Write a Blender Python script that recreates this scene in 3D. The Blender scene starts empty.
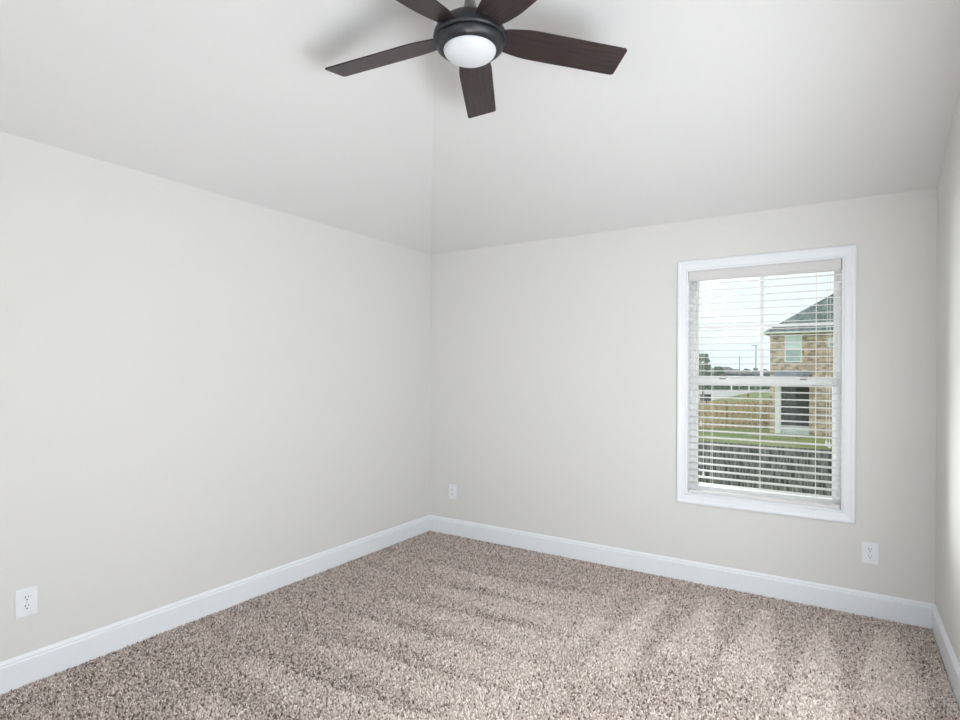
import bpy, bmesh, math, random
import numpy as np
from mathutils import Vector, Matrix, noise
C = bpy.context.scene.collection
PI = math.pi
random.seed(7)

# ---------------------------------------------------------------- camera, sky, sun, lights, exposure
CAM = (3.06, -3.98, 1.41)
cd = bpy.data.cameras.new('camera')
cam = bpy.data.objects.new('camera', cd); C.objects.link(cam)
cam.location = CAM
cam.rotation_euler = (Matrix.Rotation(math.atan2(0.5385, 0.8426), 3, 'Z') @ Matrix.Rotation(PI/2, 3, 'X') @ Matrix.Rotation(math.radians(.29), 3, 'Z')).to_euler()   # the picture leans a quarter degree
cd.sensor_width = 36; cd.lens = 568/960*36
cd.shift_y = 11/960
cd.clip_start = .02; cd.clip_end = 600
bpy.context.scene.camera = cam

world = bpy.data.worlds.new('sky'); bpy.context.scene.world = world
world.use_nodes = True
wn = world.node_tree.nodes; wl = world.node_tree.links
bg = wn['Background']
tc = wn.new('ShaderNodeTexCoord')
nz = wn.new('ShaderNodeTexNoise'); nz.inputs['Scale'].default_value = 2.2; nz.inputs['Detail'].default_value = 4
mp = wn.new('ShaderNodeMapping'); mp.inputs['Scale'].default_value = (1, 1, 3)
wl.new(tc.outputs['Generated'], mp.inputs['Vector']); wl.new(mp.outputs[0], nz.inputs['Vector'])
cr = wn.new('ShaderNodeValToRGB')
cr.color_ramp.elements[0].position = .35; cr.color_ramp.elements[0].color = (.80, .92, 1.0, 1)
cr.color_ramp.elements[1].position = .62; cr.color_ramp.elements[1].color = (.98, 1.0, 1.0, 1)
wl.new(nz.outputs[0], cr.inputs[0]); wl.new(cr.outputs[0], bg.inputs[0])
bg.inputs[1].default_value = 1.15

sd = bpy.data.lights.new('sun', 'SUN'); sd.energy = 0.9; sd.angle = math.radians(8); sd.color = (1, .95, .86)
sun = bpy.data.objects.new('sun', sd); C.objects.link(sun)
sun.rotation_euler = Vector((.75, .35, -.75)).to_track_quat('-Z', 'Y').to_euler()

def area(name, loc, direction, sx, sy, power, color):
    d = bpy.data.lights.new(name, 'AREA'); d.shape = 'RECTANGLE'; d.size = sx; d.size_y = sy
    d.energy = power; d.color = color
    o = bpy.data.objects.new(name, d); C.objects.link(o); o.location = loc
    o.rotation_euler = Vector(direction).to_track_quat('-Z', 'Z').to_euler()
    return o
# added fill lights: at the right opening, behind the doorway, outside the back window
area('right_opening_fill', (3.60, -2.50, 1.17), (-1, .44, .05), 1.9, 1.3, 80, (.90, .95, 1.0))
area('carpet_bounce_fill', (4.8, -3.12, 2.65), (-.656, 0, -.755), .9, .9, 370, (.92, .96, 1.0)).data.spread = .4   # added beam on unseen carpet, brightens the room by bounce
area('doorway_fill', (1.5, -6.3, 1.5), (0, 1, .1), 3.5, 2.6, 44, (.94, .97, 1.0))
area('right_wall_fill', (1.05, 1.35, 1.35), (1, -.8, .1), 1.3, 2.2, 370, (.95, .98, 1.0))  # added out of view to brighten the right wall

vs = bpy.context.scene.view_settings
vs.view_transform = 'Standard'; vs.look = 'None'; vs.exposure = 0.0; vs.gamma = 1; vs.use_curve_mapping = False

# ---------------------------------------------------------------- materials
def mat(name, color, rough=.6, metal=0, spec=.5, emit=None):
    m = bpy.data.materials.new(name); m.use_nodes = True
    b = m.node_tree.nodes['Principled BSDF']
    b.inputs['Base Color'].default_value = (*color, 1); b.inputs['Roughness'].default_value = rough
    b.inputs['Metallic'].default_value = metal; b.inputs['Specular IOR Level'].default_value = spec
    return m
def nodes(m): return m.node_tree.nodes, m.node_tree.links, m.node_tree.nodes['Principled BSDF']
def noisy(name, c1, c2, scale, rough=.7, bump=0., detail=4, stretch=(1, 1, 1), lo=.3, hi=.7, spec=.4, dist=.002, coord='Object'):
    m = mat(name, c1, rough, spec=spec); n, l, b = nodes(m)
    t = n.new('ShaderNodeTexCoord'); mp = n.new('ShaderNodeMapping'); mp.inputs['Scale'].default_value = stretch
    z = n.new('ShaderNodeTexNoise'); z.inputs['Scale'].default_value = scale; z.inputs['Detail'].default_value = detail
    r = n.new('ShaderNodeValToRGB'); r.color_ramp.elements[0].position = lo; r.color_ramp.elements[1].position = hi
    r.color_ramp.elements[0].color = (*c1, 1); r.color_ramp.elements[1].color = (*c2, 1)
    l.new(t.outputs[coord], mp.inputs[0]); l.new(mp.outputs[0], z.inputs['Vector']); l.new(z.outputs[0], r.inputs[0])
    l.new(r.outputs[0], b.inputs['Base Color'])
    if bump:
        bp = n.new('ShaderNodeBump'); bp.inputs['Strength'].default_value = bump; bp.inputs['Distance'].default_value = dist
        l.new(z.outputs[0], bp.inputs['Height']); l.new(bp.outputs[0], b.inputs['Normal'])
    return m
M = {}
M['wall'] = noisy('wall_paint', (.70, .688, .668), (.71, .698, .678), 260, .75, .10, 2, dist=.0006, spec=.25)
M['ceiling'] = noisy('ceiling_paint', (.735, .730, .722), (.745, .740, .732), 220, .85, .12, 2, dist=.0008, spec=.15)
M['trim'] = noisy('white_trim_paint', (.80, .82, .845), (.815, .835, .86), 30, .35, .02, 2, spec=.45, dist=.0005)
M['vinyl'] = noisy('white_vinyl', (.80, .80, .79), (.82, .82, .81), 20, .4, .02, 2)
M['blind'] = noisy('cream_white_blind', (.69, .68, .665), (.72, .71, .695), 40, .42, .03, 3, (.2, 4, 4), dist=.0004)
M['valance'] = noisy('shaded_white_valance', (.64, .625, .615), (.67, .655, .645), 40, .45, .03, 3, (.2, 4, 4), dist=.0004)  # blind colour greyed to hold the valance's shade
M['cord'] = mat('white_cord', (.82, .80, .77), .7)
M['grey_plastic'] = noisy('grey_end_cap', (.22, .21, .20), (.28, .27, .26), 60, .5)
M['plate'] = noisy('white_outlet_plastic', (.80, .82, .84), (.82, .84, .86), 30, .3, .01)
M['slot'] = mat('dark_slot', (.04, .04, .045), .6)
M['screw'] = mat('plate_screw', (.62, .63, .64), .35, .3)
M['bronze'] = noisy('dark_bronze_metal', (.016, .018, .022), (.026, .028, .033), 25, .38, .02, spec=.5)
M['bronze'].node_tree.nodes['Principled BSDF'].inputs['Metallic'].default_value = .35
M['nickel'] = noisy('brushed_grey_metal', (.18, .175, .17), (.26, .25, .245), 90, .4, .02, stretch=(1, 1, .05))
M['nickel'].node_tree.nodes['Principled BSDF'].inputs['Metallic'].default_value = .7

def frosted():
    m = mat('frosted_glass', (.70, .715, .735), .35); b = m.node_tree.nodes['Principled BSDF']
    b.inputs['Subsurface Weight'].default_value = .3; b.inputs['Subsurface Radius'].default_value = (.02, .02, .02)
    b.inputs['Emission Color'].default_value = (.95, .97, 1, 1); b.inputs['Emission Strength'].default_value = .0   # lamp off, no glow
    return m
M['frosted'] = frosted()

def walnut():
    m = mat('dark_walnut', (.05, .03, .03), .33, spec=.28); n, l, b = nodes(m)
    t = n.new('ShaderNodeTexCoord'); mp = n.new('ShaderNodeMapping'); mp.inputs['Scale'].default_value = (1.2, 26, 26)
    z = n.new('ShaderNodeTexNoise'); z.inputs['Scale'].default_value = 6; z.inputs['Detail'].default_value = 6; z.inputs['Distortion'].default_value = .4
    r = n.new('ShaderNodeValToRGB'); r.color_ramp.elements[0].position = .34; r.color_ramp.elements[1].position = .68
    r.color_ramp.elements[0].color = (.014, .009, .010, 1); r.color_ramp.elements[1].color = (.042, .028, .029, 1)
    l.new(t.outputs['Object'], mp.inputs[0]); l.new(mp.outputs[0], z.inputs['Vector']); l.new(z.outputs[0], r.inputs[0]); l.new(r.outputs[0], b.inputs['Base Color'])
    return m
M['walnut'] = walnut()

def glass():
    m = bpy.data.materials.new('window_glass'); m.use_nodes = True; n, l = m.node_tree.nodes, m.node_tree.links
    n.clear(); o = n.new('ShaderNodeOutputMaterial'); mx = n.new('ShaderNodeMixShader'); f = n.new('ShaderNodeFresnel'); f.inputs[0].default_value = 1.3
    tr = n.new('ShaderNodeBsdfTransparent'); tr.inputs[0].default_value = (.96, .98, .97, 1); g = n.new('ShaderNodeBsdfGlossy'); g.inputs['Roughness'].default_value = .02
    l.new(f.outputs[0], mx.inputs[0]); l.new(tr.outputs[0], mx.inputs[1]); l.new(g.outputs[0], mx.inputs[2]); l.new(mx.outputs[0], o.inputs[0])
    return m
M['glass'] = glass()

def carpet_mats():
    base = noisy('carpet_backing', (.20, .165, .145), (.26, .215, .19), 120, .95, spec=.05)
    m = mat('carpet_yarn', (.5, .42, .37), .95, spec=.05); n, l, b = nodes(m)
    a = n.new('ShaderNodeAttribute'); a.attribute_type = 'INSTANCER'; a.attribute_name = 'tint'
    r = n.new('ShaderNodeValToRGB'); e = r.color_ramp.elements
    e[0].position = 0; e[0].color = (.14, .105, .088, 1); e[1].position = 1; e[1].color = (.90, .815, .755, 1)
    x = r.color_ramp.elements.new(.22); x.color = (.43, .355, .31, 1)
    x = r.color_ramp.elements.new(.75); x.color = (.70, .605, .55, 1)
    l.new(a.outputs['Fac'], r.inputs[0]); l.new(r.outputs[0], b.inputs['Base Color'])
    b.inputs['Sheen Weight'].default_value = .15; b.inputs['Sheen Roughness'].default_value = .6
    return base, m
M['backing'], M['yarn'] = carpet_mats()

def brick():
    m = mat('tan_brick', (.5, .4, .3), .9); n, l, b = nodes(m)
    t = n.new('ShaderNodeTexCoord'); mp = n.new('ShaderNodeMapping'); mp.inputs['Rotation'].default_value = (PI/2, 0, 0)
    br = n.new('ShaderNodeTexBrick'); br.inputs['Scale'].default_value = 1; br.inputs['Brick Width'].default_value = .30; br.inputs['Row Height'].default_value = .16
    br.inputs['Mortar Size'].default_value = .012; br.inputs['Color1'].default_value = (.68, .52, .37, 1); br.inputs['Color2'].default_value = (.20, .15, .12, 1); br.inputs['Mortar'].default_value = (.5, .46, .40, 1)
    br.inputs['Bias'].default_value = -.25
    z = n.new('ShaderNodeTexNoise'); z.inputs['Scale'].default_value = 3.5; z.inputs['Detail'].default_value = 8
    mx = n.new('ShaderNodeMixRGB'); mx.blend_type = 'OVERLAY'; mx.inputs[0].default_value = .6
    l.new(t.outputs['Object'], mp.inputs[0]); l.new(mp.outputs[0], br.inputs['Vector']); l.new(t.outputs['Object'], z.inputs['Vector'])
    l.new(br.outputs[0], mx.inputs[1]); l.new(z.outputs[0], mx.inputs[2]); l.new(mx.outputs[0], b.inputs['Base Color'])
    return m
M['brick'] = brick()
M['shingle'] = noisy('grey_green_shingles', (.07, .095, .09), (.26, .31, .30), 4.5, .95, .4, 8, (1, 1, 2.5), .35, .65, dist=.02)
M['shingle_far'] = noisy('brown_grey_roof', (.16, .16, .165), (.26, .25, .25), 1.2, .95)
M['fascia'] = noisy('white_fascia', (.80, .82, .80), (.86, .88, .86), 4, .6)
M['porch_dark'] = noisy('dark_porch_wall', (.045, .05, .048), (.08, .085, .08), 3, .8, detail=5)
M['porch_panel'] = noisy('pale_grey_panel', (.58, .62, .63), (.66, .70, .70), 3, .6)
M['pane_far'] = noisy('pale_green_window_glass', (.32, .44, .42), (.50, .62, .60), 3, .25)
M['shade_far'] = noisy('pale_window_shade', (.66, .78, .75), (.72, .84, .81), 3, .7)
M['cedar'] = noisy('new_cedar_boards', (.50, .35, .19), (.76, .56, .34), 5, .85, .2, 5, (3, 3, .5))
M['cedar_dark'] = noisy('cedar_rails', (.34, .22, .13), (.45, .30, .18), 5, .85)
M['weathered'] = noisy('weathered_shaded_boards', (.04, .045, .045), (.27, .275, .262), 9, .95, .3, 8, (2.5, 2.5, .35), .36, .66, dist=.004)  # weathered grey, with the shade of the near face darkened into it
M['grass'] = noisy('lawn_grass', (.12, .165, .045), (.28, .31, .12), .55, .95, .5, 10, dist=.05, lo=.25, hi=.75)
M['asphalt'] = noisy('pale_asphalt', (.44, .44, .42), (.52, .51, .49), .4, .9, detail=8)
M['leaves'] = noisy('tree_leaves', (.05, .10, .06), (.16, .22, .13), 2.5, .9, detail=6)
M['leaves_pale'] = noisy('pale_tree_leaves', (.12, .19, .13), (.26, .34, .24), 2.5, .9, detail=6)
M['bark'] = noisy('tree_bark', (.12, .09, .07), (.2, .16, .12), 5, .95)
M['house_grey'] = noisy('grey_siding', (.13, .17, .21), (.26, .30, .34), 1.0, .9, detail=6)
M['pole'] = noisy('pole_metal', (.28, .30, .30), (.36, .38, .38), 2, .6)
M['utility'] = noisy('utility_green', (.035, .06, .06), (.06, .085, .085), 2, .7)
M['hydrant'] = noisy('hydrant_red', (.35, .10, .06), (.45, .14, .08), 2, .6)

# ---------------------------------------------------------------- mesh helpers
def link(name, me, m, parent=None, smooth=False):
    o = bpy.data.objects.new(name, me); C.objects.link(o)
    for x in (m if isinstance(m, (list, tuple)) else [m]): me.materials.append(x)
    if smooth:
        for p in me.polygons: p.use_smooth = True
    if parent: o.parent = parent
    return o
def obj(name, bm, m, parent=None, smooth=False, bevel=0):
    bmesh.ops.recalc_face_normals(bm, faces=bm.faces)
    me = bpy.data.meshes.new(name); bm.to_mesh(me); bm.free()
    o = link(name, me, m, parent, smooth)
    if bevel:
        b = o.modifiers.new('bevel', 'BEVEL'); b.width = bevel; b.segments = 2; b.limit_method = 'ANGLE'
    return o
def add_box(bm, a, b):
    r = bmesh.ops.create_cube(bm, size=1)
    s = [b[i]-a[i] for i in range(3)]; c = [(a[i]+b[i])/2 for i in range(3)]
    for v in r['verts']: v.co = Vector([v.co[i]*s[i]+c[i] for i in range(3)])
    return r['verts']
def box(*ab):
    bm = bmesh.new()
    for a, b in ab: add_box(bm, a, b)
    return bm
def add_tube(bm, pts, r, seg=8):
    pts = [Vector(p) for p in pts]; rings = []
    for i, p in enumerate(pts):
        t = (pts[min(i+1, len(pts)-1)]-pts[max(i-1, 0)]).normalized()
        u = t.orthogonal().normalized() if abs(t.z) < .9 else Vector((1, 0, 0)); u = (u-t*u.dot(t)).normalized(); w = t.cross(u)
        rr = r[i] if isinstance(r, (list, tuple)) else r
        rings.append([bm.verts.new(p+(u*math.cos(2*PI*k/seg)+w*math.sin(2*PI*k/seg))*rr) for k in range(seg)])
    for a, b in zip(rings, rings[1:]):
        for k in range(seg): bm.faces.new((a[k], a[(k+1) % seg], b[(k+1) % seg], b[k]))
    bm.faces.new(rings[0][::-1]); bm.faces.new(rings[-1])
def add_lathe(bm, prof, seg=48):
    rings = []
    for r, z in prof:
        rings.append([bm.verts.new((max(r, 1e-4)*math.cos(2*PI*k/seg), max(r, 1e-4)*math.sin(2*PI*k/seg), z)) for k in range(seg)])
    for a, b in zip(rings, rings[1:]):
        for k in range(seg): bm.faces.new((a[k], a[(k+1) % seg], b[(k+1) % seg], b[k]))
    bm.faces.new(rings[0][::-1]); bm.faces.new(rings[-1])
def lathe(prof, seg=48):
    bm = bmesh.new(); add_lathe(bm, prof, seg); return bm
def add_prism(bm, poly, f0, f1):
    a = [bm.verts.new(f0(p)) for p in poly]; b = [bm.verts.new(f1(p)) for p in poly]; n = len(poly)
    bm.faces.new(a[::-1]); bm.faces.new(b)
    for i in range(n): bm.faces.new((a[i], a[(i+1) % n], b[(i+1) % n], b[i]))
def empty(name, loc=(0, 0, 0), rz=0, label=None, cat=None, group=None, kind=None):
    o = bpy.data.objects.new(name, None); C.objects.link(o); o.location = loc; o.rotation_euler = (0, 0, rz); o.empty_display_size = .1
    return tag(o, label, cat, group, kind)
def tag(o, label=None, cat=None, group=None, kind=None):
    if label: o['label'] = label
    if cat: o['category'] = cat
    if group: o['group'] = group
    if kind: o['kind'] = kind
    return o
def struct(name, bm, m, **k): return tag(obj(name, bm, m, **k), kind='structure')
def copy_tree(o, parent=None):
    c = o.copy(); C.objects.link(c); c.parent = parent
    for ch in list(o.children): copy_tree(ch, c)
    return c

# ---------------------------------------------------------------- room shell
W, L, H0 = 3.492, 4.25, 2.431          # width (X), depth (-Y), plate height
SB, SL = .368, .474                    # ceiling pitches over the back wall and the left wall
RY = -2.12; ZR = H0 - SB*RY           # ridge
RX = (ZR-H0)/SL
T = .18
WX0, WX1, WZ0, WZ1 = 2.177, 3.058, .594, 2.092
struct('floor', box(((-T, -L-.9, -.2), (W+T, T, 0))), M['backing'])
def back_wall():
    bm = bmesh.new()
    add_box(bm, (-T, 0, -.2), (WX0, T, H0+.25)); add_box(bm, (WX1, 0, -.2), (W+T, T, H0+.25))
    add_box(bm, (WX0, 0, -.2), (WX1, T, WZ0)); add_box(bm, (WX0, 0, WZ1), (WX1, T, H0+.25))
    return bm
struct('wall_back', back_wall(), M['wall'])
struct('wall_left', box(((-T, -L, -.2), (0, 0, H0+.25))), M['wall'])
# right wall: full height, with a window opening added out of view for the fill lights
RWY0, RWY1, RWZ0, RWZ1 = -3.7, -1.5, .5, 1.84
struct('wall_right', box(((W, -L, -.2), (W+T, RWY0, 3.5)), ((W, RWY1, -.2), (W+T, 0, 3.5)), ((W, RWY0, -.2), (W+T, RWY1, RWZ0)), ((W, RWY0, RWZ1), (W+T, RWY1, 3.5))), M['wall'])
# near wall, out of view, with a double doorway added for fill light
DX0, DX1, DZ = .45, 2.55, 2.36
struct('wall_near', box(((-T, -L-T, -.2), (DX0, -L, 3.5)), ((DX1, -L-T, -.2), (W+T, -L, 3.5)), ((DX0, -L-T, DZ), (DX1, -L, 3.5)), ((DX0, -L-T, -.2), (DX1, -L, 0))), M['wall'])
def ceiling():
    bm = bmesh.new(); A = (-T, T); zb = H0-SB*T; 
    nY = -L-T
    def zz(x, y):
        return min(H0+SL*x, H0-SB*y, ZR-SB*(RY-y))
    # planes: back, left, near; outlines extended over the walls
    hb0 = (0, 0, H0); r0 = (RX, RY, ZR); r1 = (W+T, RY, ZR)
    nh = (RX-(RY-nY)*0, 0, 0)
    near_z = ZR-SB*(RY-nY)
    # corner hip points, extended outwards past the walls
    k = T
    bx = -k*SB/SL if False else -k
    c_bl = (-k, k*SL/SB, H0-SL*k)          # back hip extended outward
    yn = RY-(ZR-(H0-SL*k))/SB
    c_nl = (-k, yn, H0-SL*k)
    faces = [[c_bl, (W+T, k*SL/SB, H0-SL*k), r1, r0], [c_nl, c_bl, r0], [(W+T, yn, H0-SL*k), c_nl, r0, r1]]
    th = .12; vd = {}
    def V(p, dz):
        key = (round(p[0], 5), round(p[1], 5), round(p[2]+dz, 5))
        if key not in vd: vd[key] = bm.verts.new(key)
        return vd[key]
    for f in faces:
        bm.faces.new([V(p, 0) for p in f][::-1]); bm.faces.new([V(p, th) for p in f])
    rim = [faces[0][0], faces[0][1], r1, faces[2][0], c_nl]
    for a, b in zip(rim, rim[1:]+rim[:1]): bm.faces.new((V(a, 0), V(b, 0), V(b, th), V(a, th)))
    return bm
struct('ceiling', ceiling(), M['ceiling'])

# baseboards: stepped profile (distance from wall, height)
BP = [(0, 0), (.0145, 0), (.0145, .116), (.0125, .121), (.0085, .1225), (.0085, .1255), (.0105, .128), (.009, .133), (.005, .140), (.0035, .143), (0, .143)]
def baseboard(name, f0, f1): 
    bm = bmesh.new(); add_prism(bm, BP, f0, f1); struct(name, bm, M['trim'])
e = .0145
baseboard('baseboard_left', lambda p: (p[0], -L, p[1]), lambda p: (p[0], -p[0], p[1]))
baseboard('baseboard_back', lambda p: (p[0], -p[0], p[1]), lambda p: (W-p[0], -p[0], p[1]))
baseboard('baseboard_right', lambda p: (W-p[0], -L, p[1]), lambda p: (W-p[0], -p[0], p[1]))
baseboard('baseboard_near', lambda p: (DX1+.09, -L+p[0], p[1]), lambda p: (W-p[0], -L+p[0], p[1]))

# window casing: profile (offset outward from the opening, thickness)
def casing(name, plane, X0, X1, Z0, Z1, bottom=True):
    prof = [(-.004, 0), (-.004, .011), (.004, .013), (.010, .0095), (.016, .011), (.040, .0135), (.050, .018), (.060, .018), (.066, .014), (.066, 0)]
    bm = bmesh.new()
    cs = [(X0, Z0, -1, -1), (X0, Z1, -1, 1), (X1, Z1, 1, 1), (X1, Z0, 1, -1)]
    segs = [(0, 1), (1, 2), (2, 3)] + ([(3, 0)] if bottom else [])
    for i, j in segs:
        a, b = cs[i], cs[j]
        fa = lambda p, a=a: plane(a[0]+a[2]*p[0], a[1]+(a[3]*p[0] if (bottom or a[3] > 0) else 0), p[1])
        fb = lambda p, b=b: plane(b[0]+b[2]*p[0], b[1]+(b[3]*p[0] if (bottom or b[3] > 0) else 0), p[1])
        add_prism(bm, prof, fa, fb)
    return struct(name, bm, M['trim'])
casing('trim_1', lambda a, z, t: (a, -t, z), WX0, WX1, WZ0, WZ1)
casing('trim_2', lambda a, z, t: (W-t, a, z), RWY0, RWY1, RWZ0, RWZ1)
casing('trim_3', lambda a, z, t: (a, -L+t, z), DX0, DX1, 0, DZ, bottom=False)

# ---------------------------------------------------------------- window_1: single hung vinyl window
def window():
    r = empty('window_1', ((WX0+WX1)/2, 0, WZ0), kind='structure')
    hw = (WX1-WX0)/2; hh = WZ1-WZ0
    # painted jamb liner
    obj('jamb', box(((-hw, .002, 0), (-hw+.006, .12, hh)), ((hw-.006, .002, 0), (hw, .12, hh)), ((-hw+.006, .002, hh-.006), (hw-.006, .12, hh)), ((-hw+.006, .002, 0), (hw-.006, .12, .006))), M['trim'], r)
    fy0, fy1 = .090, .165; fw = .027
    obj('window_frame', box(((-hw, fy0, 0), (-hw+fw, fy1, hh)), ((hw-fw, fy0, 0), (hw, fy1, hh)), ((-hw+fw, fy0, hh-fw), (hw-fw, fy1, hh)), ((-hw+fw, fy0, 0), (hw-fw, fy1, fw))), M['vinyl'], r, bevel=.002)
    zm = 1.351-WZ0
    # upper sash (outer track) with grille
    a = hw-fw; y0, y1 = .133, .157; sw = .014
    up = obj('upper_sash', box(((-a, y0, zm-.02), (-a+sw, y1, hh-fw)), ((a-sw-.008, y0, zm-.02), (a, y1, hh-fw)), ((-a+sw, y0, hh-fw-.03), (a-sw, y1, hh-fw)), ((-a+sw, y0, zm-.02), (a-sw, y1, zm+.02))), M['vinyl'], r, bevel=.0015)
    zg = 1.7145-WZ0
    obj('grille', box(((-.0135, y0+.006, zm+.02), (.0035, y1-.006, hh-fw-.03)), ((-a+sw, y0+.006, zg-.009), (-.0135, y1-.006, zg+.009)), ((.0035, y0+.006, zg-.009), (a-sw, y1-.006, zg+.009))), M['vinyl'], up)
    obj('glass', box(((-a+sw, y0+.010, zm+.02), (a-sw, y0+.013, hh-fw-.03))), M['glass'], up)
    # lower sash (inner track)
    y0, y1 = .097, .130; sw = .018
    lo = obj('lower_sash', box(((-a, y0, fw), (-a+sw, y1, zm+.034)), ((a-sw-.008, y0, fw), (a, y1, zm+.034)), ((-a+sw, y0, fw), (a-sw, y1, fw+.016)), ((-a+sw, y0, zm-.030), (a-sw, y1, zm+.034))), M['vinyl'], r, bevel=.003)
    obj('glass', box(((-a+sw, y0+.015, fw+.016), (a-sw, y0+.018, zm-.030))), M['glass'], lo)
    for s in (-1, 1):
        bm = box(((s*.235-.024, y0-.001, zm+.034), (s*.235+.024, y1-.004, zm+.041)))
        add_tube(bm, [(s*.235, y0+.012, zm+.040), (s*.235, y0+.012, zm+.051)], .011, 12)
        add_box(bm, (s*.235-.004, y0-.010, zm+.043), (s*.235+.022, y0+.010, zm+.049))
        add_box(bm, (s*.235-.020, y0-.006, zm+.012), (s*.235+.020, y0-.0005, zm+.022))
        obj('sash_lock', bm, M['grey_plastic'], lo)
window()

# added_window_2: unseen frame in the right wall, added around the fill-light opening
def added_side_window():
    r = empty('added_window_2', (W, (RWY0+RWY1)/2, RWZ0), kind='structure')
    h = (RWY1-RWY0)/2; z = RWZ1-RWZ0
    obj('window_frame', box(((.02, -h, 0), (.08, -h+.04, z)), ((.02, h-.04, 0), (.08, h, z)), ((.02, -h+.04, 0), (.08, h-.04, .04)), ((.02, -h+.04, z-.04), (.08, h-.04, z)), ((.02, -.02, .04), (.08, .02, z-.04))), M['vinyl'], r)
added_side_window()

# ---------------------------------------------------------------- blind in the window recess
def blind():
    x0, x1 = WX0+.0065, WX1-.0095; cx = (x0+x1)/2; hw = (x1-x0)/2
    r = empty('window_blind', (cx, .035, WZ0+.006), label='cream white horizontal slat blind lowered in the window, slats open', cat='blind')
    top = WZ1-(WZ0+.006)-.0025
    hr = obj('headrail', box(((-hw+.004, -.022, top-.045), (hw-.004, .028, top))), M['blind'], r, bevel=.002)
    # valance: moulded board in front of the headrail
    prof = [(-.036, 0), (-.026, 0), (-.026, .072), (-.033, .072), (-.034, .062), (-.036, .056), (-.036, .014), (-.034, .010)]
    bm = bmesh.new(); add_prism(bm, prof, lambda p: (-hw, p[0], top-.070+p[1]), lambda p: (hw, p[0], top-.070+p[1]))
    obj('valance', bm, M['valance'], r)
    for s in (-1, 1): obj('end_cap', box(((min(s*hw, s*(hw+.006)), -.035, top-.066), (max(s*hw, s*(hw+.006)), .02, top-.001))), M['grey_plastic'], r)
    br = obj('bottom_rail', box(((-hw, -.026, 0), (hw, .026, .018))), M['blind'], r, bevel=.004)
    for s in (-1, 1): obj('end_cap', box(((min(s*hw, s*(hw+.005)), -.024, .001), (max(s*hw, s*(hw+.005)), .024, .017))), M['grey_plastic'], br)
    tilt = math.radians(3.8); pitch = .0445; n = 30; z0 = .0625
    # one slat: gently crowned cross-section
    bm = bmesh.new(); N = 8; dep = .025; ta = .0033
    prof = [(-dep+2*dep*i/N, .0018*(1-(2*i/N-1)**2)+ta/2) for i in range(N+1)]
    prof += [(y, z-ta) for y, z in prof[::-1]]
    add_prism(bm, prof, lambda p: (-hw, p[0], p[1]), lambda p: (hw, p[0], p[1]))
    s0 = obj('slat', bm, M['blind'], r)
    k = 0; z = z0; s0.location = (0, 0, z); s0.rotation_euler = (tilt, 0, 0)
    while z+pitch < top-.055:
        z += pitch; c = s0.copy(); C.objects.link(c); c.parent = r; c.location = (0, 0, z)
    zt = top-.045
    for lx in (2.327-cx, 2.617-cx, 2.921-cx):
        bm = bmesh.new()
        for y in (-.028, .028): add_tube(bm, [(lx, y, .009), (lx, y, zt)], .0011, 6)
        obj('ladder_cord', bm, M['cord'], r)
    def pull(dx, zend, y=-.040):
        bm = bmesh.new(); zs = top-.060
        add_tube(bm, [(dx, y+.008, zs), (dx+.001, y, zs-.12), (dx, y, zend)], .0012, 6)
        c = obj('pull_cord', bm, M['cord'], r)
        t = lathe([(.002, .036), (.004, .034), (.0062, .020), (.0068, .004), (.0055, 0)], 14)
        t = obj('tassel', t, M['cord'], c, smooth=True); t.location = (dx, y, zend-.034)
    b = WZ0+.006
    pull(2.978-cx, 1.005-b); pull(2.993-cx, .995-b); pull(2.264-cx, 1.085-b); pull(2.282-cx, .748-b)
blind()

# ---------------------------------------------------------------- outlets
def outlet(loc, rz, label, w=.084, h=.125):
    r = empty('wall_outlet', loc, rz, label, 'outlet', 'duplex outlets on the walls')
    # local: +X to the right along the wall, -Y into the room
    pl = obj('cover_plate', box(((-w/2, -.006, -h/2), (w/2, -.0002, h/2))), M['plate'], r, bevel=.0028)
    for s in (-1, 1):
        bm = bmesh.new(); n = 24; cz = s*.0195; pts = []
        for i in range(n):
            a = 2*PI*i/n; x = .0172*math.cos(a); z = .0172*math.sin(a); z = max(-.0142, min(.0142, z)); pts.append((x, cz+z))
        add_prism(bm, pts, lambda p: (p[0], -.0005, p[1]), lambda p: (p[0], -.0078, p[1]))
        rc = obj('receptacle', bm, M['plate'], r)
        b2 = box(((-.0078, -.0084, cz+.0005), (-.0052, -.007, cz+.0100)), ((.0052, -.0084, cz+.0015), (.0074, -.007, cz+.0095)))
        add_tube(b2, [(0, -.007, cz-.0072), (0, -.0084, cz-.0072)], .0030, 12)
        obj('slots', b2, M['slot'], rc)
    bm = bmesh.new(); add_tube(bm, [(0, -.0055, 0), (0, -.0068, 0)], .0034, 14); obj('screw', bm, M['screw'], r)
    return r
outlet((0, -2.934, .371), PI/2, 'white duplex outlet low on the left wall')
outlet((.246, 0, .374), 0, 'small-looking white outlet on the window wall beside the far left corner')
outlet((3.196, 0, .371), 0, 'white duplex outlet below the window casing near the right corner')

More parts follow.
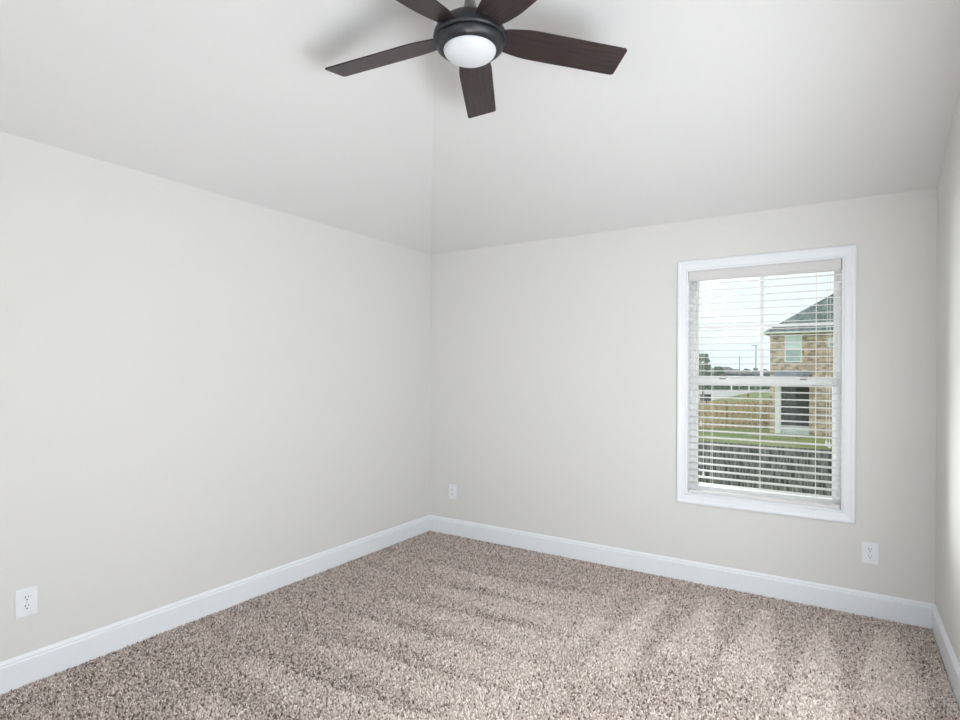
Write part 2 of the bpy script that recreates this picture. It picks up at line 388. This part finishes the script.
# ---------------------------------------------------------------- ceiling fan
def fan():
    fx, fy, fz = 1.7711, -2.0527, 2.7846
    r = empty('ceiling_fan', (fx, fy, fz), label='dark bronze ceiling fan with five walnut blades and a white dome light', cat='ceiling fan')
    dz = -.0260; zc = ZR-SB*(fy-RY)-fz-dz            # ceiling above the hub
    add = lathe([(.012, zc+.03), (.068, zc+.03), (.068, zc-.045), (.060, zc-.060), (.030, zc-.078), (.015, zc-.082)]); obj('canopy', add, M['nickel'], r, True).location.z = dz
    obj('downrod', lathe([(.0127, .17), (.0127, zc-.07)], 24), M['nickel'], r, True).location.z = dz
    cp = lathe([(.0135, .205), (.018, .200), (.021, .175), (.026, .140), (.034, .114), (.046, .096), (.053, .088), (.053, .078)], 40); obj('coupling_cover', cp, M['nickel'], r, True).location.z = dz
    hs = [(.045, .082), (.085, .078), (.118, .066), (.140, .045), (.152, .022), (.1545, .010), (.1545, .000), (.151, -.005), (.145, -.007)]
    obj('motor_housing', lathe(hs, 64), M['bronze'], r, True).location.z = dz
    obj('seam', lathe([(.140, -.003), (.141, -.013)], 64), M['slot'], r, True).location.z = dz
    ring = [(.143, -.009), (.147, -.011), (.147, -.016), (.141, -.028), (.130, -.038), (.119, -.043), (.1135, -.0435), (.110, -.041)]
    obj('light_ring', lathe(ring, 64), M['bronze'], r, True).location.z = dz
    dome = [(.1095, -.036)]+[(.1095*math.cos(a), -.040-.044*math.sin(a)) for a in [i*PI/2/12 for i in range(13)]]
    obj('dome_light', lathe(dome, 64), M['frosted'], r, True).location.z = dz
    for c in r.children: c.scale = (.984, .984, 1) if c.name.startswith('dome') else (.970, .970, 1)
    R1, WT, WR = .6720, .0757, .046
    pitch = -.2385; th = .0055
    for k in range(5):
        # outline in (u along, v across)
        top = []; bot = []
        N = 18
        for i in range(N+1):
            t = i/N; u = .110+(R1-.110)*t
            w = WT-(WT-WR)*max(0, 1-t/.30)**1.8
            top.append((u, w)); bot.append((u, -w))
        top[-1] = (R1-.004, WT); bot[-1] = (R1-.004, -WT)
        out = bot[:-1]+[(R1-.012, -WT), (R1-.002, -WT+.008), (R1, WT-.008), (R1-.010, WT)]+top[:-1][::-1]
        bm = bmesh.new(); add_prism(bm, out, lambda p: (p[0], p[1], -th/2), lambda p: (p[0], p[1], th/2))
        b = obj('blade', bm, M['walnut'], r, bevel=.0015)
        b.location = (0, 0, 0)
        b.rotation_euler = (Matrix.Rotation(.8053+k*2*PI/5, 3, 'Z') @ Matrix.Rotation(.0395, 3, 'Y') @ Matrix.Rotation(pitch, 3, 'X')).to_euler()
fan()

# ---------------------------------------------------------------- carpet pile
def smooth(a, b, x): return np.clip((x-a)/(b-a), 0, 1)**2*(3-2*np.clip((x-a)/(b-a), 0, 1))
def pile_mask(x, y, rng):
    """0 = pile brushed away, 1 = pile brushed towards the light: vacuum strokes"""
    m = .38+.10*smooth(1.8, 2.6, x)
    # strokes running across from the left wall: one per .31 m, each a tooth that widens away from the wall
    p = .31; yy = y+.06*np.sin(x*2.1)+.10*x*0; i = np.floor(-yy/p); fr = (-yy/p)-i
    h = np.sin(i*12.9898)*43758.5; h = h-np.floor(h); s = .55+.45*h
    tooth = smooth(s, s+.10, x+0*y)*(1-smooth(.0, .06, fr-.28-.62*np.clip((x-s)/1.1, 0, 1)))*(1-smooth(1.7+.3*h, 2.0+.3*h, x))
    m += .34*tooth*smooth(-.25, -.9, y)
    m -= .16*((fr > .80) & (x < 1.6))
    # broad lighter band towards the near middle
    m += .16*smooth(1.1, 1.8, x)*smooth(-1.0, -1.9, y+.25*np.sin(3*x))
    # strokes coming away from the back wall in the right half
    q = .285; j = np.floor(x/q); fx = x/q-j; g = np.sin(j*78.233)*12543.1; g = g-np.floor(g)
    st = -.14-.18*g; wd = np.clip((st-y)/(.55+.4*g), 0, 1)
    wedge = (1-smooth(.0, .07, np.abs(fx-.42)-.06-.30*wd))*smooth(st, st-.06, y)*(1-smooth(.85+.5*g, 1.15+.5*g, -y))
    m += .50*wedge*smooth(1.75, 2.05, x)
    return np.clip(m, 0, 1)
def carpet():
    rng = np.random.default_rng(5)
    s = .0069
    x0, x1, y0, y1 = .019, W-.019, -3.75, -.019
    gx, gy = np.meshgrid(np.arange(x0, x1, s), np.arange(y0, y1, s)); gx = gx.ravel(); gy = gy.ravel()
    # keep only what lies inside the field of view, with a margin for a step to the side
    cx = (gx-CAM[0])*.8426+(gy-CAM[1])*.5385; cz = -(gx-CAM[0])*.5385+(gy-CAM[1])*.8426
    keep = (cz > 1.9-.15)&(np.abs(cx/np.maximum(cz, .1)) < 1.12); gx, gy = gx[keep], gy[keep]
    n = len(gx)
    gx = np.clip(gx+rng.uniform(-.46, .46, n)*s, x0, x1); gy = np.clip(gy+rng.uniform(-.46, .46, n)*s, y0, y1)
    m = pile_mask(gx+rng.normal(0, .012, n), gy+rng.normal(0, .012, n), rng)
    co = np.stack([gx, gy, np.full(n, .001)], 1)
    me = bpy.data.meshes.new('carpet_pile'); me.vertices.add(n); me.vertices.foreach_set('co', co.ravel())
    # lean: light strokes lean towards the far wall showing their flanks, dark ones towards the viewer showing the gaps
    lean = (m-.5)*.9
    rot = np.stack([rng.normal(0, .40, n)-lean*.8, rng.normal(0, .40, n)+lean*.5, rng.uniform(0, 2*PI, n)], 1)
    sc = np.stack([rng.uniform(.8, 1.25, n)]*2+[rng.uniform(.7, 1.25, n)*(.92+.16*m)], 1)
    tint = np.clip(.22+.46*m+rng.normal(0, .30, n), 0, 1)  # strokes also lighten the yarn, painting how leaning pile catches light
    for nm, arr, ty in (('rot', rot, 'FLOAT_VECTOR'), ('scl', sc, 'FLOAT_VECTOR')):
        a = me.attributes.new(nm, ty, 'POINT'); a.data.foreach_set('vector', arr.astype(np.float32).ravel())
    a = me.attributes.new('tint', 'FLOAT', 'POINT'); a.data.foreach_set('value', tint.astype(np.float32))
    o = bpy.data.objects.new('carpet_pile', me); C.objects.link(o)
    tag(o, 'beige brown cut pile carpet with lighter vacuum strokes covering the floor', 'carpet', kind='stuff')
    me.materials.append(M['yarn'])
    g = bpy.data.node_groups.new('tufts', 'GeometryNodeTree')
    g.interface.new_socket('Geometry', in_out='INPUT', socket_type='NodeSocketGeometry'); g.interface.new_socket('Geometry', in_out='OUTPUT', socket_type='NodeSocketGeometry')
    N = g.nodes; K = g.links; gi = N.new('NodeGroupInput'); go = N.new('NodeGroupOutput')
    ic = N.new('GeometryNodeMeshIcoSphere'); ic.inputs['Radius'].default_value = 1; ic.inputs['Subdivisions'].default_value = 2
    tr = N.new('GeometryNodeTransform'); tr.inputs['Scale'].default_value = (.0029, .0041, .0065); tr.inputs['Translation'].default_value = (0, 0, .0045)
    nzt = N.new('ShaderNodeTexNoise'); nzt.inputs['Scale'].default_value = 1.6
    pos = N.new('GeometryNodeInputPosition'); K.new(pos.outputs[0], nzt.inputs['Vector'])
    sub = N.new('ShaderNodeVectorMath'); sub.operation = 'SUBTRACT'; sub.inputs[1].default_value = (.5, .5, .5); K.new(nzt.outputs['Color'], sub.inputs[0])
    mul = N.new('ShaderNodeVectorMath'); mul.operation = 'SCALE'; mul.inputs['Scale'].default_value = 1.6; K.new(sub.outputs[0], mul.inputs[0])
    sp = N.new('GeometryNodeSetPosition'); K.new(ic.outputs[0], sp.inputs[0]); K.new(mul.outputs[0], sp.inputs['Offset'])
    sm = N.new('GeometryNodeSetMaterial'); sm.inputs['Material'].default_value = M['yarn']
    K.new(sp.outputs[0], tr.inputs[0]); K.new(tr.outputs[0], sm.inputs[0])
    m2p = N.new('GeometryNodeMeshToPoints'); K.new(gi.outputs[0], m2p.inputs[0])
    iop = N.new('GeometryNodeInstanceOnPoints'); K.new(m2p.outputs[0], iop.inputs['Points']); K.new(sm.outputs[0], iop.inputs['Instance'])
    for nm, sk in (('rot', 'Rotation'), ('scl', 'Scale')):
        na = N.new('GeometryNodeInputNamedAttribute'); na.data_type = 'FLOAT_VECTOR'; na.inputs['Name'].default_value = nm
        K.new(na.outputs[0], iop.inputs[sk])
    K.new(iop.outputs[0], go.inputs[0])
    md = o.modifiers.new('tufts', 'NODES'); md.node_group = g
carpet()

# ---------------------------------------------------------------- outside
G = -2.24
def ray(px, py, depth):
    """world point at camera depth for a picture position (used once, to survey where far things stand)"""
    c_, s_ = math.cos(math.radians(.29)), math.sin(math.radians(.29)); dx, dy = px-480, py-371; px, py = 480+dx*c_+dy*s_, 371-dx*s_+dy*c_
    a = (px-480)/568*depth
    return Vector((CAM[0]+a*.8426-depth*.5385, CAM[1]+a*.5385+depth*.8426, CAM[2]+(371-py)/568*depth))
def ray_ground(px, py): return ray(px, py, (CAM[2]-G)*568/(py-371-(px-480)*math.radians(.29)))
bm = bmesh.new(); bmesh.ops.create_grid(bm, x_segments=2, y_segments=2, size=1)
for v in bm.verts: v.co = Vector((v.co.x*220+20, v.co.y*190+190.5, G))
tag(obj('lawn', bm, M['grass']), kind='structure')
# street: pale strip crossing behind the far fence
bm = bmesh.new()
near = [(x, y) for x, y, _ in (ray_ground(px, py) for px, py in ((560, 416), (690, 404), (715, 400), (737, 395.3), (755, 392), (775, 391), (860, 391)))]
far = [(x, y) for x, y, _ in (ray_ground(px, py) for px, py in ((560, 389.2), (690, 389.2), (715, 389.2), (737, 389.2), (755, 389.2), (775, 389.2), (860, 389)))]
vs_ = [bm.verts.new((x, y, G+.02)) for x, y in near]; vf = [bm.verts.new((x, y, G+.02)) for x, y in far]
for i in range(len(near)-1): bm.faces.new((vs_[i], vs_[i+1], vf[i+1], vf[i]))
tag(obj('street', bm, M['asphalt']), kind='structure')

def fence(name, x0, y0, x1, y1, h, bw, gap, mt, mrail, label, alt=False, flat=False):
    ang = math.atan2(y1-y0, x1-x0); ln = math.hypot(x1-x0, y1-y0)
    r = empty(name, (x0, y0, G), ang, label, 'fence')
    bm = bmesh.new(); x = 0; i = 0
    while x < ln:
        back = alt and i % 2
        yb = .045 if back else -.045
        hh = h+random.uniform(-.02, .02); b = bw/2
        if flat: yb += random.uniform(-.006, .006); hh = h
        pr = [(x, .03), (x+bw, .03), (x+bw, hh), (x, hh)] if flat else [(x, .03), (x+bw, .03), (x+bw, hh-.05), (x+bw*.75, hh), (x+bw*.25, hh), (x, hh-.05)]
        add_prism(bm, pr, lambda p: (p[0], yb-.01, p[1]), lambda p: (p[0], yb+.01, p[1]))
        x += bw+gap; i += 1
    obj('picket_panel', bm, mt, r)
    for z in (.3, h*.52, h-.28): obj('rail', box(((0, -.03, z), (ln, .03, z+.09))), mrail, r)
    k = 0
    while k <= ln: 
        obj('post', box(((k-.05, .035, 0), (k+.05, .13, h-.03))), mrail, r); k += 2.4
    return r
a = ray(690, 428, 36.9); b = ray(771, 427.5, 36.9)
fence('picket_fence', a.x, a.y, b.x, b.y, 1.80, .15, .03, M['cedar'], M['cedar_dark'], 'tan wooden picket fence standing across the lawn left of the brick house', alt=True)
fence('board_fence', -4.2, 11.2, 5.6, 11.25, 1.90, .13, .0, M['weathered'], M['weathered'], 'dark weathered grey board fence closest outside the window', flat=True)

# brick house
def house():
    HX, HY = -.67, 34.5
    r = empty('brick_house', (HX, HY, G), label='two-storey tan brick house with grey shingle hip roof', cat='house')
    w, d, ez = 15, 11, 6.0          # width, depth, eave height above the lawn
    px0, px1, pz0, pz1 = .62, 2.06, .50, 3.05     # porch opening
    ww = [(.78, 1.69, 4.27, 5.88), (2.98, 3.90, 5.12, 5.68)]
    bm = bmesh.new()
    add_box(bm, (0, 0, 0), (px0, .3, ez)); add_box(bm, (px1, 0, 0), (w, .3, ez)); add_box(bm, (px0, 0, pz1), (px1, .3, ez)); add_box(bm, (px0, 0, 0), (px1, .3, .05))
    add_box(bm, (0, .3, 0), (.3, d, ez)); add_box(bm, (w-.3, .3, 0), (w, d, ez)); add_box(bm, (.3, d-.3, 0), (w-.3, d, ez))
    obj('brick_wall', bm, M['brick'], r)
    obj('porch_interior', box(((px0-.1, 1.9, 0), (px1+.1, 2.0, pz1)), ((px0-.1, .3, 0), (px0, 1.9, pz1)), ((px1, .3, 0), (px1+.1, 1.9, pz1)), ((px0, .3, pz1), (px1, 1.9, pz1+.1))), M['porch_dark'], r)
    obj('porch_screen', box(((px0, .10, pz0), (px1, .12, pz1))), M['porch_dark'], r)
    obj('porch_panel', box(((px0-.02, -.05, 0), (px1+.0, .08, pz0))), M['porch_panel'], r)
    obj('porch_post', box(((.30, -.22, 0), (.60, .0, 2.95))), M['fascia'], r, bevel=.02)
    bm = bmesh.new(); add_prism(bm, [(0, 3.74), (0, 3.60), (-.75, 3.22), (-.75, 3.36)], lambda p: (.28, p[0], p[1]), lambda p: (2.05, p[0], p[1]))
    obj('porch_roof', bm, M['house_grey'], r)
    obj('porch_beam', box(((.28, -.7, 2.95), (2.05, -.02, 3.22))), M['fascia'], r)
    # hip roof
    o = .32; pch = .71; bm = bmesh.new(); hd = (d+2*o)/2
    e_ = [(-o, -o), (w+o, -o), (w+o, d+o), (-o, d+o)]; v = [bm.verts.new((x, y, ez+.09)) for x, y in e_]
    r0 = bm.verts.new((-o+hd, -o+hd, ez+.09+pch*hd)); r1 = bm.verts.new((w+o-hd, -o+hd, ez+.09+pch*hd))
    bm.faces.new((v[0], v[1], r1, r0)); bm.faces.new((v[1], v[2], r1)); bm.faces.new((v[2], v[3], r0, r1)); bm.faces.new((v[3], v[0], r0)); bm.faces.new(v[::-1])
    obj('roof', bm, M['shingle'], r)
    obj('fascia', box(((-o, -o-.02, ez+.00), (w+o, -o+.04, ez+.09)), ((-o-.02, -o+.04, ez-.01), (-o+.04, d+o, ez+.10)), ((-o+.04, -o+.04, ez-.01), (w+o, 0, ez+.02))), M['fascia'], r)
    for x0, x1, z0, z1 in ww:
        f = .07
        fr = obj('window', box(((x0, -.05, z0), (x0+f, .02, z1)), ((x1-f, -.05, z0), (x1, .02, z1)), ((x0+f, -.05, z0), (x1-f, .02, z0+f)), ((x0+f, -.05, z1-f), (x1-f, .02, z1)), ((x0+f, -.05, (z0+z1)/2-.03), (x1-f, .02, (z0+z1)/2+.03))), M['fascia'], r)
        obj('pane', box(((x0+f, -.03, z0+f), (x1-f, -.02, (z0+z1)/2-.03))), M['pane_far'], fr)
        obj('shade', box(((x0+f, -.03, (z0+z1)/2+.03), (x1-f, -.02, z1-f))), M['shade_far'], fr)
house()

# far houses
def far_house(px, depth, w, d, eh, rh, label, mt, door=True):
    p = ray(px, 371, depth)
    r = empty('distant_house', (p.x, p.y, G), .5, label, 'house', 'distant houses across the street')
    bm = box(((-w/2, 0, 0), (w/2, d, eh))); obj('wall', bm, mt, r)
    bm = bmesh.new(); o = .5; v = [bm.verts.new(c) for c in ((-w/2-o, -o, eh), (w/2+o, -o, eh), (w/2+o, d+o, eh), (-w/2-o, d+o, eh))]
    k = min(w, d)/2; a = bm.verts.new((-w/2+k, d/2, eh+rh)); b = bm.verts.new((w/2-k+.01, d/2, eh+rh))
    bm.faces.new((v[0], v[1], b, a)); bm.faces.new((v[1], v[2], b)); bm.faces.new((v[2], v[3], a, b)); bm.faces.new((v[3], v[0], a)); bm.faces.new(v[::-1])
    obj('roof', bm, M['shingle_far'], r)
    obj('garage_door', box(((-w*.32, -.05, 0), (-w*.32+2.2, 0, 2.0))), M['fascia'], r)
    obj('window', box(((w*.15, -.05, .9), (w*.15+1.1, 0, 2.1))), M['pane_far'], r)
    return r
far_house(703, 190, 11, 8, 3.9, 2.3, 'grey house at the left edge of the distant row', M['house_grey'])
far_house(728, 222, 10, 7, 3.5, 2.3, 'distant house with a low peaked brown-grey roof', M['house_grey'])
far_house(747, 190, 8.5, 7, 3.2, 1.0, 'distant blue-grey house behind the two thin poles', M['house_grey'])
far_house(768, 222, 11, 7, 3.3, 1.2, 'distant blue-grey house closest to the brick house', M['house_grey'])

# trees
def blob_tree(px, depth, h, w, label, mt, n=26, trunk=1.2, loose=False):
    p = ray(px, 371, depth)
    r = empty('tree', (p.x, p.y, G), 0, label, 'tree', 'trees of the distant tree line')
    bm = bmesh.new(); add_tube(bm, [(0, 0, 0), (.05, 0, trunk), (.1, .1, h*.75)], [.14, .1, .04], 7); obj('trunk', bm, M['bark'], r)
    bm = bmesh.new()
    for i in range(n):
        a = random.uniform(0, 2*PI); t = random.random(); z = trunk+(h-trunk)*(.08+.92*t); rad = w/2*math.sqrt(max(0, 1-((t-.4)/.62)**2))*random.uniform(.2, .95)
        s = w*(.07 if loose else .14)*random.uniform(.7, 1.3)
        q = bmesh.ops.create_icosphere(bm, subdivisions=2, radius=s)
        c = Vector((rad*math.cos(a), rad*math.sin(a), min(z, h-s)))
        for v in q['verts']:
            v.co *= 1+.45*noise.noise(v.co*(3/s)+c); v.co += c
    obj('crown', bm, mt, r)
blob_tree(703, 62, 5.7, 2.6, 'pale loose young tree at the left edge of the window view', M['leaves_pale'], 90, 1.6, True)
blob_tree(717, 150, 5.2, 4.5, 'dark bushy tree beside the pale young tree', M['leaves'])
for i, (px, hh, ww_, lb) in enumerate(((737, 5.0, 3.9, 'dark bushy tree right of the peaked roof'), (746, 5.3, 3.6, 'dark bushy tree behind the thin pole'), (755.5, 5.6, 3.7, 'tallest dark bushy tree left of the lamp pole'),
                      (765, 5.1, 3.9, 'dark bushy tree behind the window grille bar'), (773, 5.2, 3.9, 'dark bushy tree touching the corner of the brick house'))):
    blob_tree(px, 250, hh, ww_, lb, M['leaves'], 34)
def hedge():
    bm = bmesh.new(); a = ray(680, 371, 275); b = ray(790, 371, 275)
    for i in range(150):
        t = random.random(); p = a.lerp(b, t); s = random.uniform(.9, 1.7)
        q = bmesh.ops.create_icosphere(bm, subdivisions=1, radius=s)
        for v in q['verts']: v.co += Vector((p.x, p.y, G+random.uniform(.6, 3.4)))
    tag(obj('tree_line', bm, M['leaves']), 'dark green band of trees along the horizon behind the distant houses', 'trees', kind='stuff')
hedge()
def low_hedge():
    bm = bmesh.new(); a = ray(670, 371, 119); b = ray(800, 371, 119)
    for i in range(170):
        p = a.lerp(b, (i+random.random())/170); s = random.uniform(.35, .75)
        q = bmesh.ops.create_icosphere(bm, subdivisions=1, radius=s)
        for v in q['verts']: v.co += Vector((p.x, p.y, G+random.uniform(.2, 1.4)))
    tag(obj('hedge', bm, M['leaves']), 'low dark hedge along the far side of the street', 'hedge', kind='stuff')
low_hedge()
for px, lb in ((731.5, 'white mailbox on a post left of the lamp pole, far side of the street'), (749, 'white mailbox on a post nearer the brick house, far side of the street')):
    p = ray(px, 389, 112); mb = empty('mailbox', (p.x, p.y, G), .56, lb, 'mailbox', 'mailboxes across the street')
    obj('post', box(((-.10, -.10, 0), (.10, .10, .95))), M['fascia'], mb)
    bm = bmesh.new(); add_prism(bm, [(-.16, 0), (.16, 0), (.16, .18), (.11, .28), (0, .32), (-.11, .28), (-.16, .18)], lambda p: (p[0], -.3, .95+p[1]), lambda p: (p[0], .3, .95+p[1])); obj('box', bm, M['fascia'], mb)
# poles
def pole(px, pyt, depth, r_, label, arm=False):
    p = ray(px, pyt, depth); h = p.z-G
    r = empty('street_pole', (p.x, p.y, G), .56, label, 'pole')
    obj('shaft', lathe([(r_*1.3, 0), (r_, h*.5), (r_*.8, h)], 10), M['pole'], r)
    if arm: obj('lamp_head', box(((-.9, -.15, h-.12), (.15, .15, h))), M['pole'], r)
    else: obj('cross_arm', box(((-.35, -.05, h-.35), (.35, .05, h-.22))), M['pole'], r)
pole(739.5, 356, 108, .09, 'thin grey pole between the peaked roof and the lamp pole')
pole(756, 345, 112, .11, 'taller grey lamp pole left of the brick house', True)
# utility box and hydrant beyond the fence
p = ray(705.5, 400, 66)
u = empty('utility_box', (p.x, p.y, G), .56, 'dark green utility box behind the left end of the picket fence', 'utility box')
obj('cabinet', box(((-.52, -.4, .05), (.52, .4, 1.0))), M['utility'], u, bevel=.03)
obj('lid', box(((-.56, -.44, 1.0), (.56, .44, 1.08))), M['utility'], u, bevel=.02)
obj('base', box(((-.6, -.5, 0), (.6, .5, .05))), M['pole'], u)
p = ray(748, 397, 80)
h_ = empty('fire_hydrant', (p.x, p.y, G), 0, 'small red fire hydrant on the grass beyond the picket fence', 'hydrant')
obj('barrel', lathe([(.17, 0), (.17, .06), (.11, .08), (.11, .5), (.14, .52), (.14, .56), (.10, .64), (.03, .70)], 16), M['hydrant'], h_, True)
bm = bmesh.new(); add_tube(bm, [(-.2, 0, .4), (.2, 0, .4)], .06, 10); obj('nozzles', bm, M['hydrant'], h_)
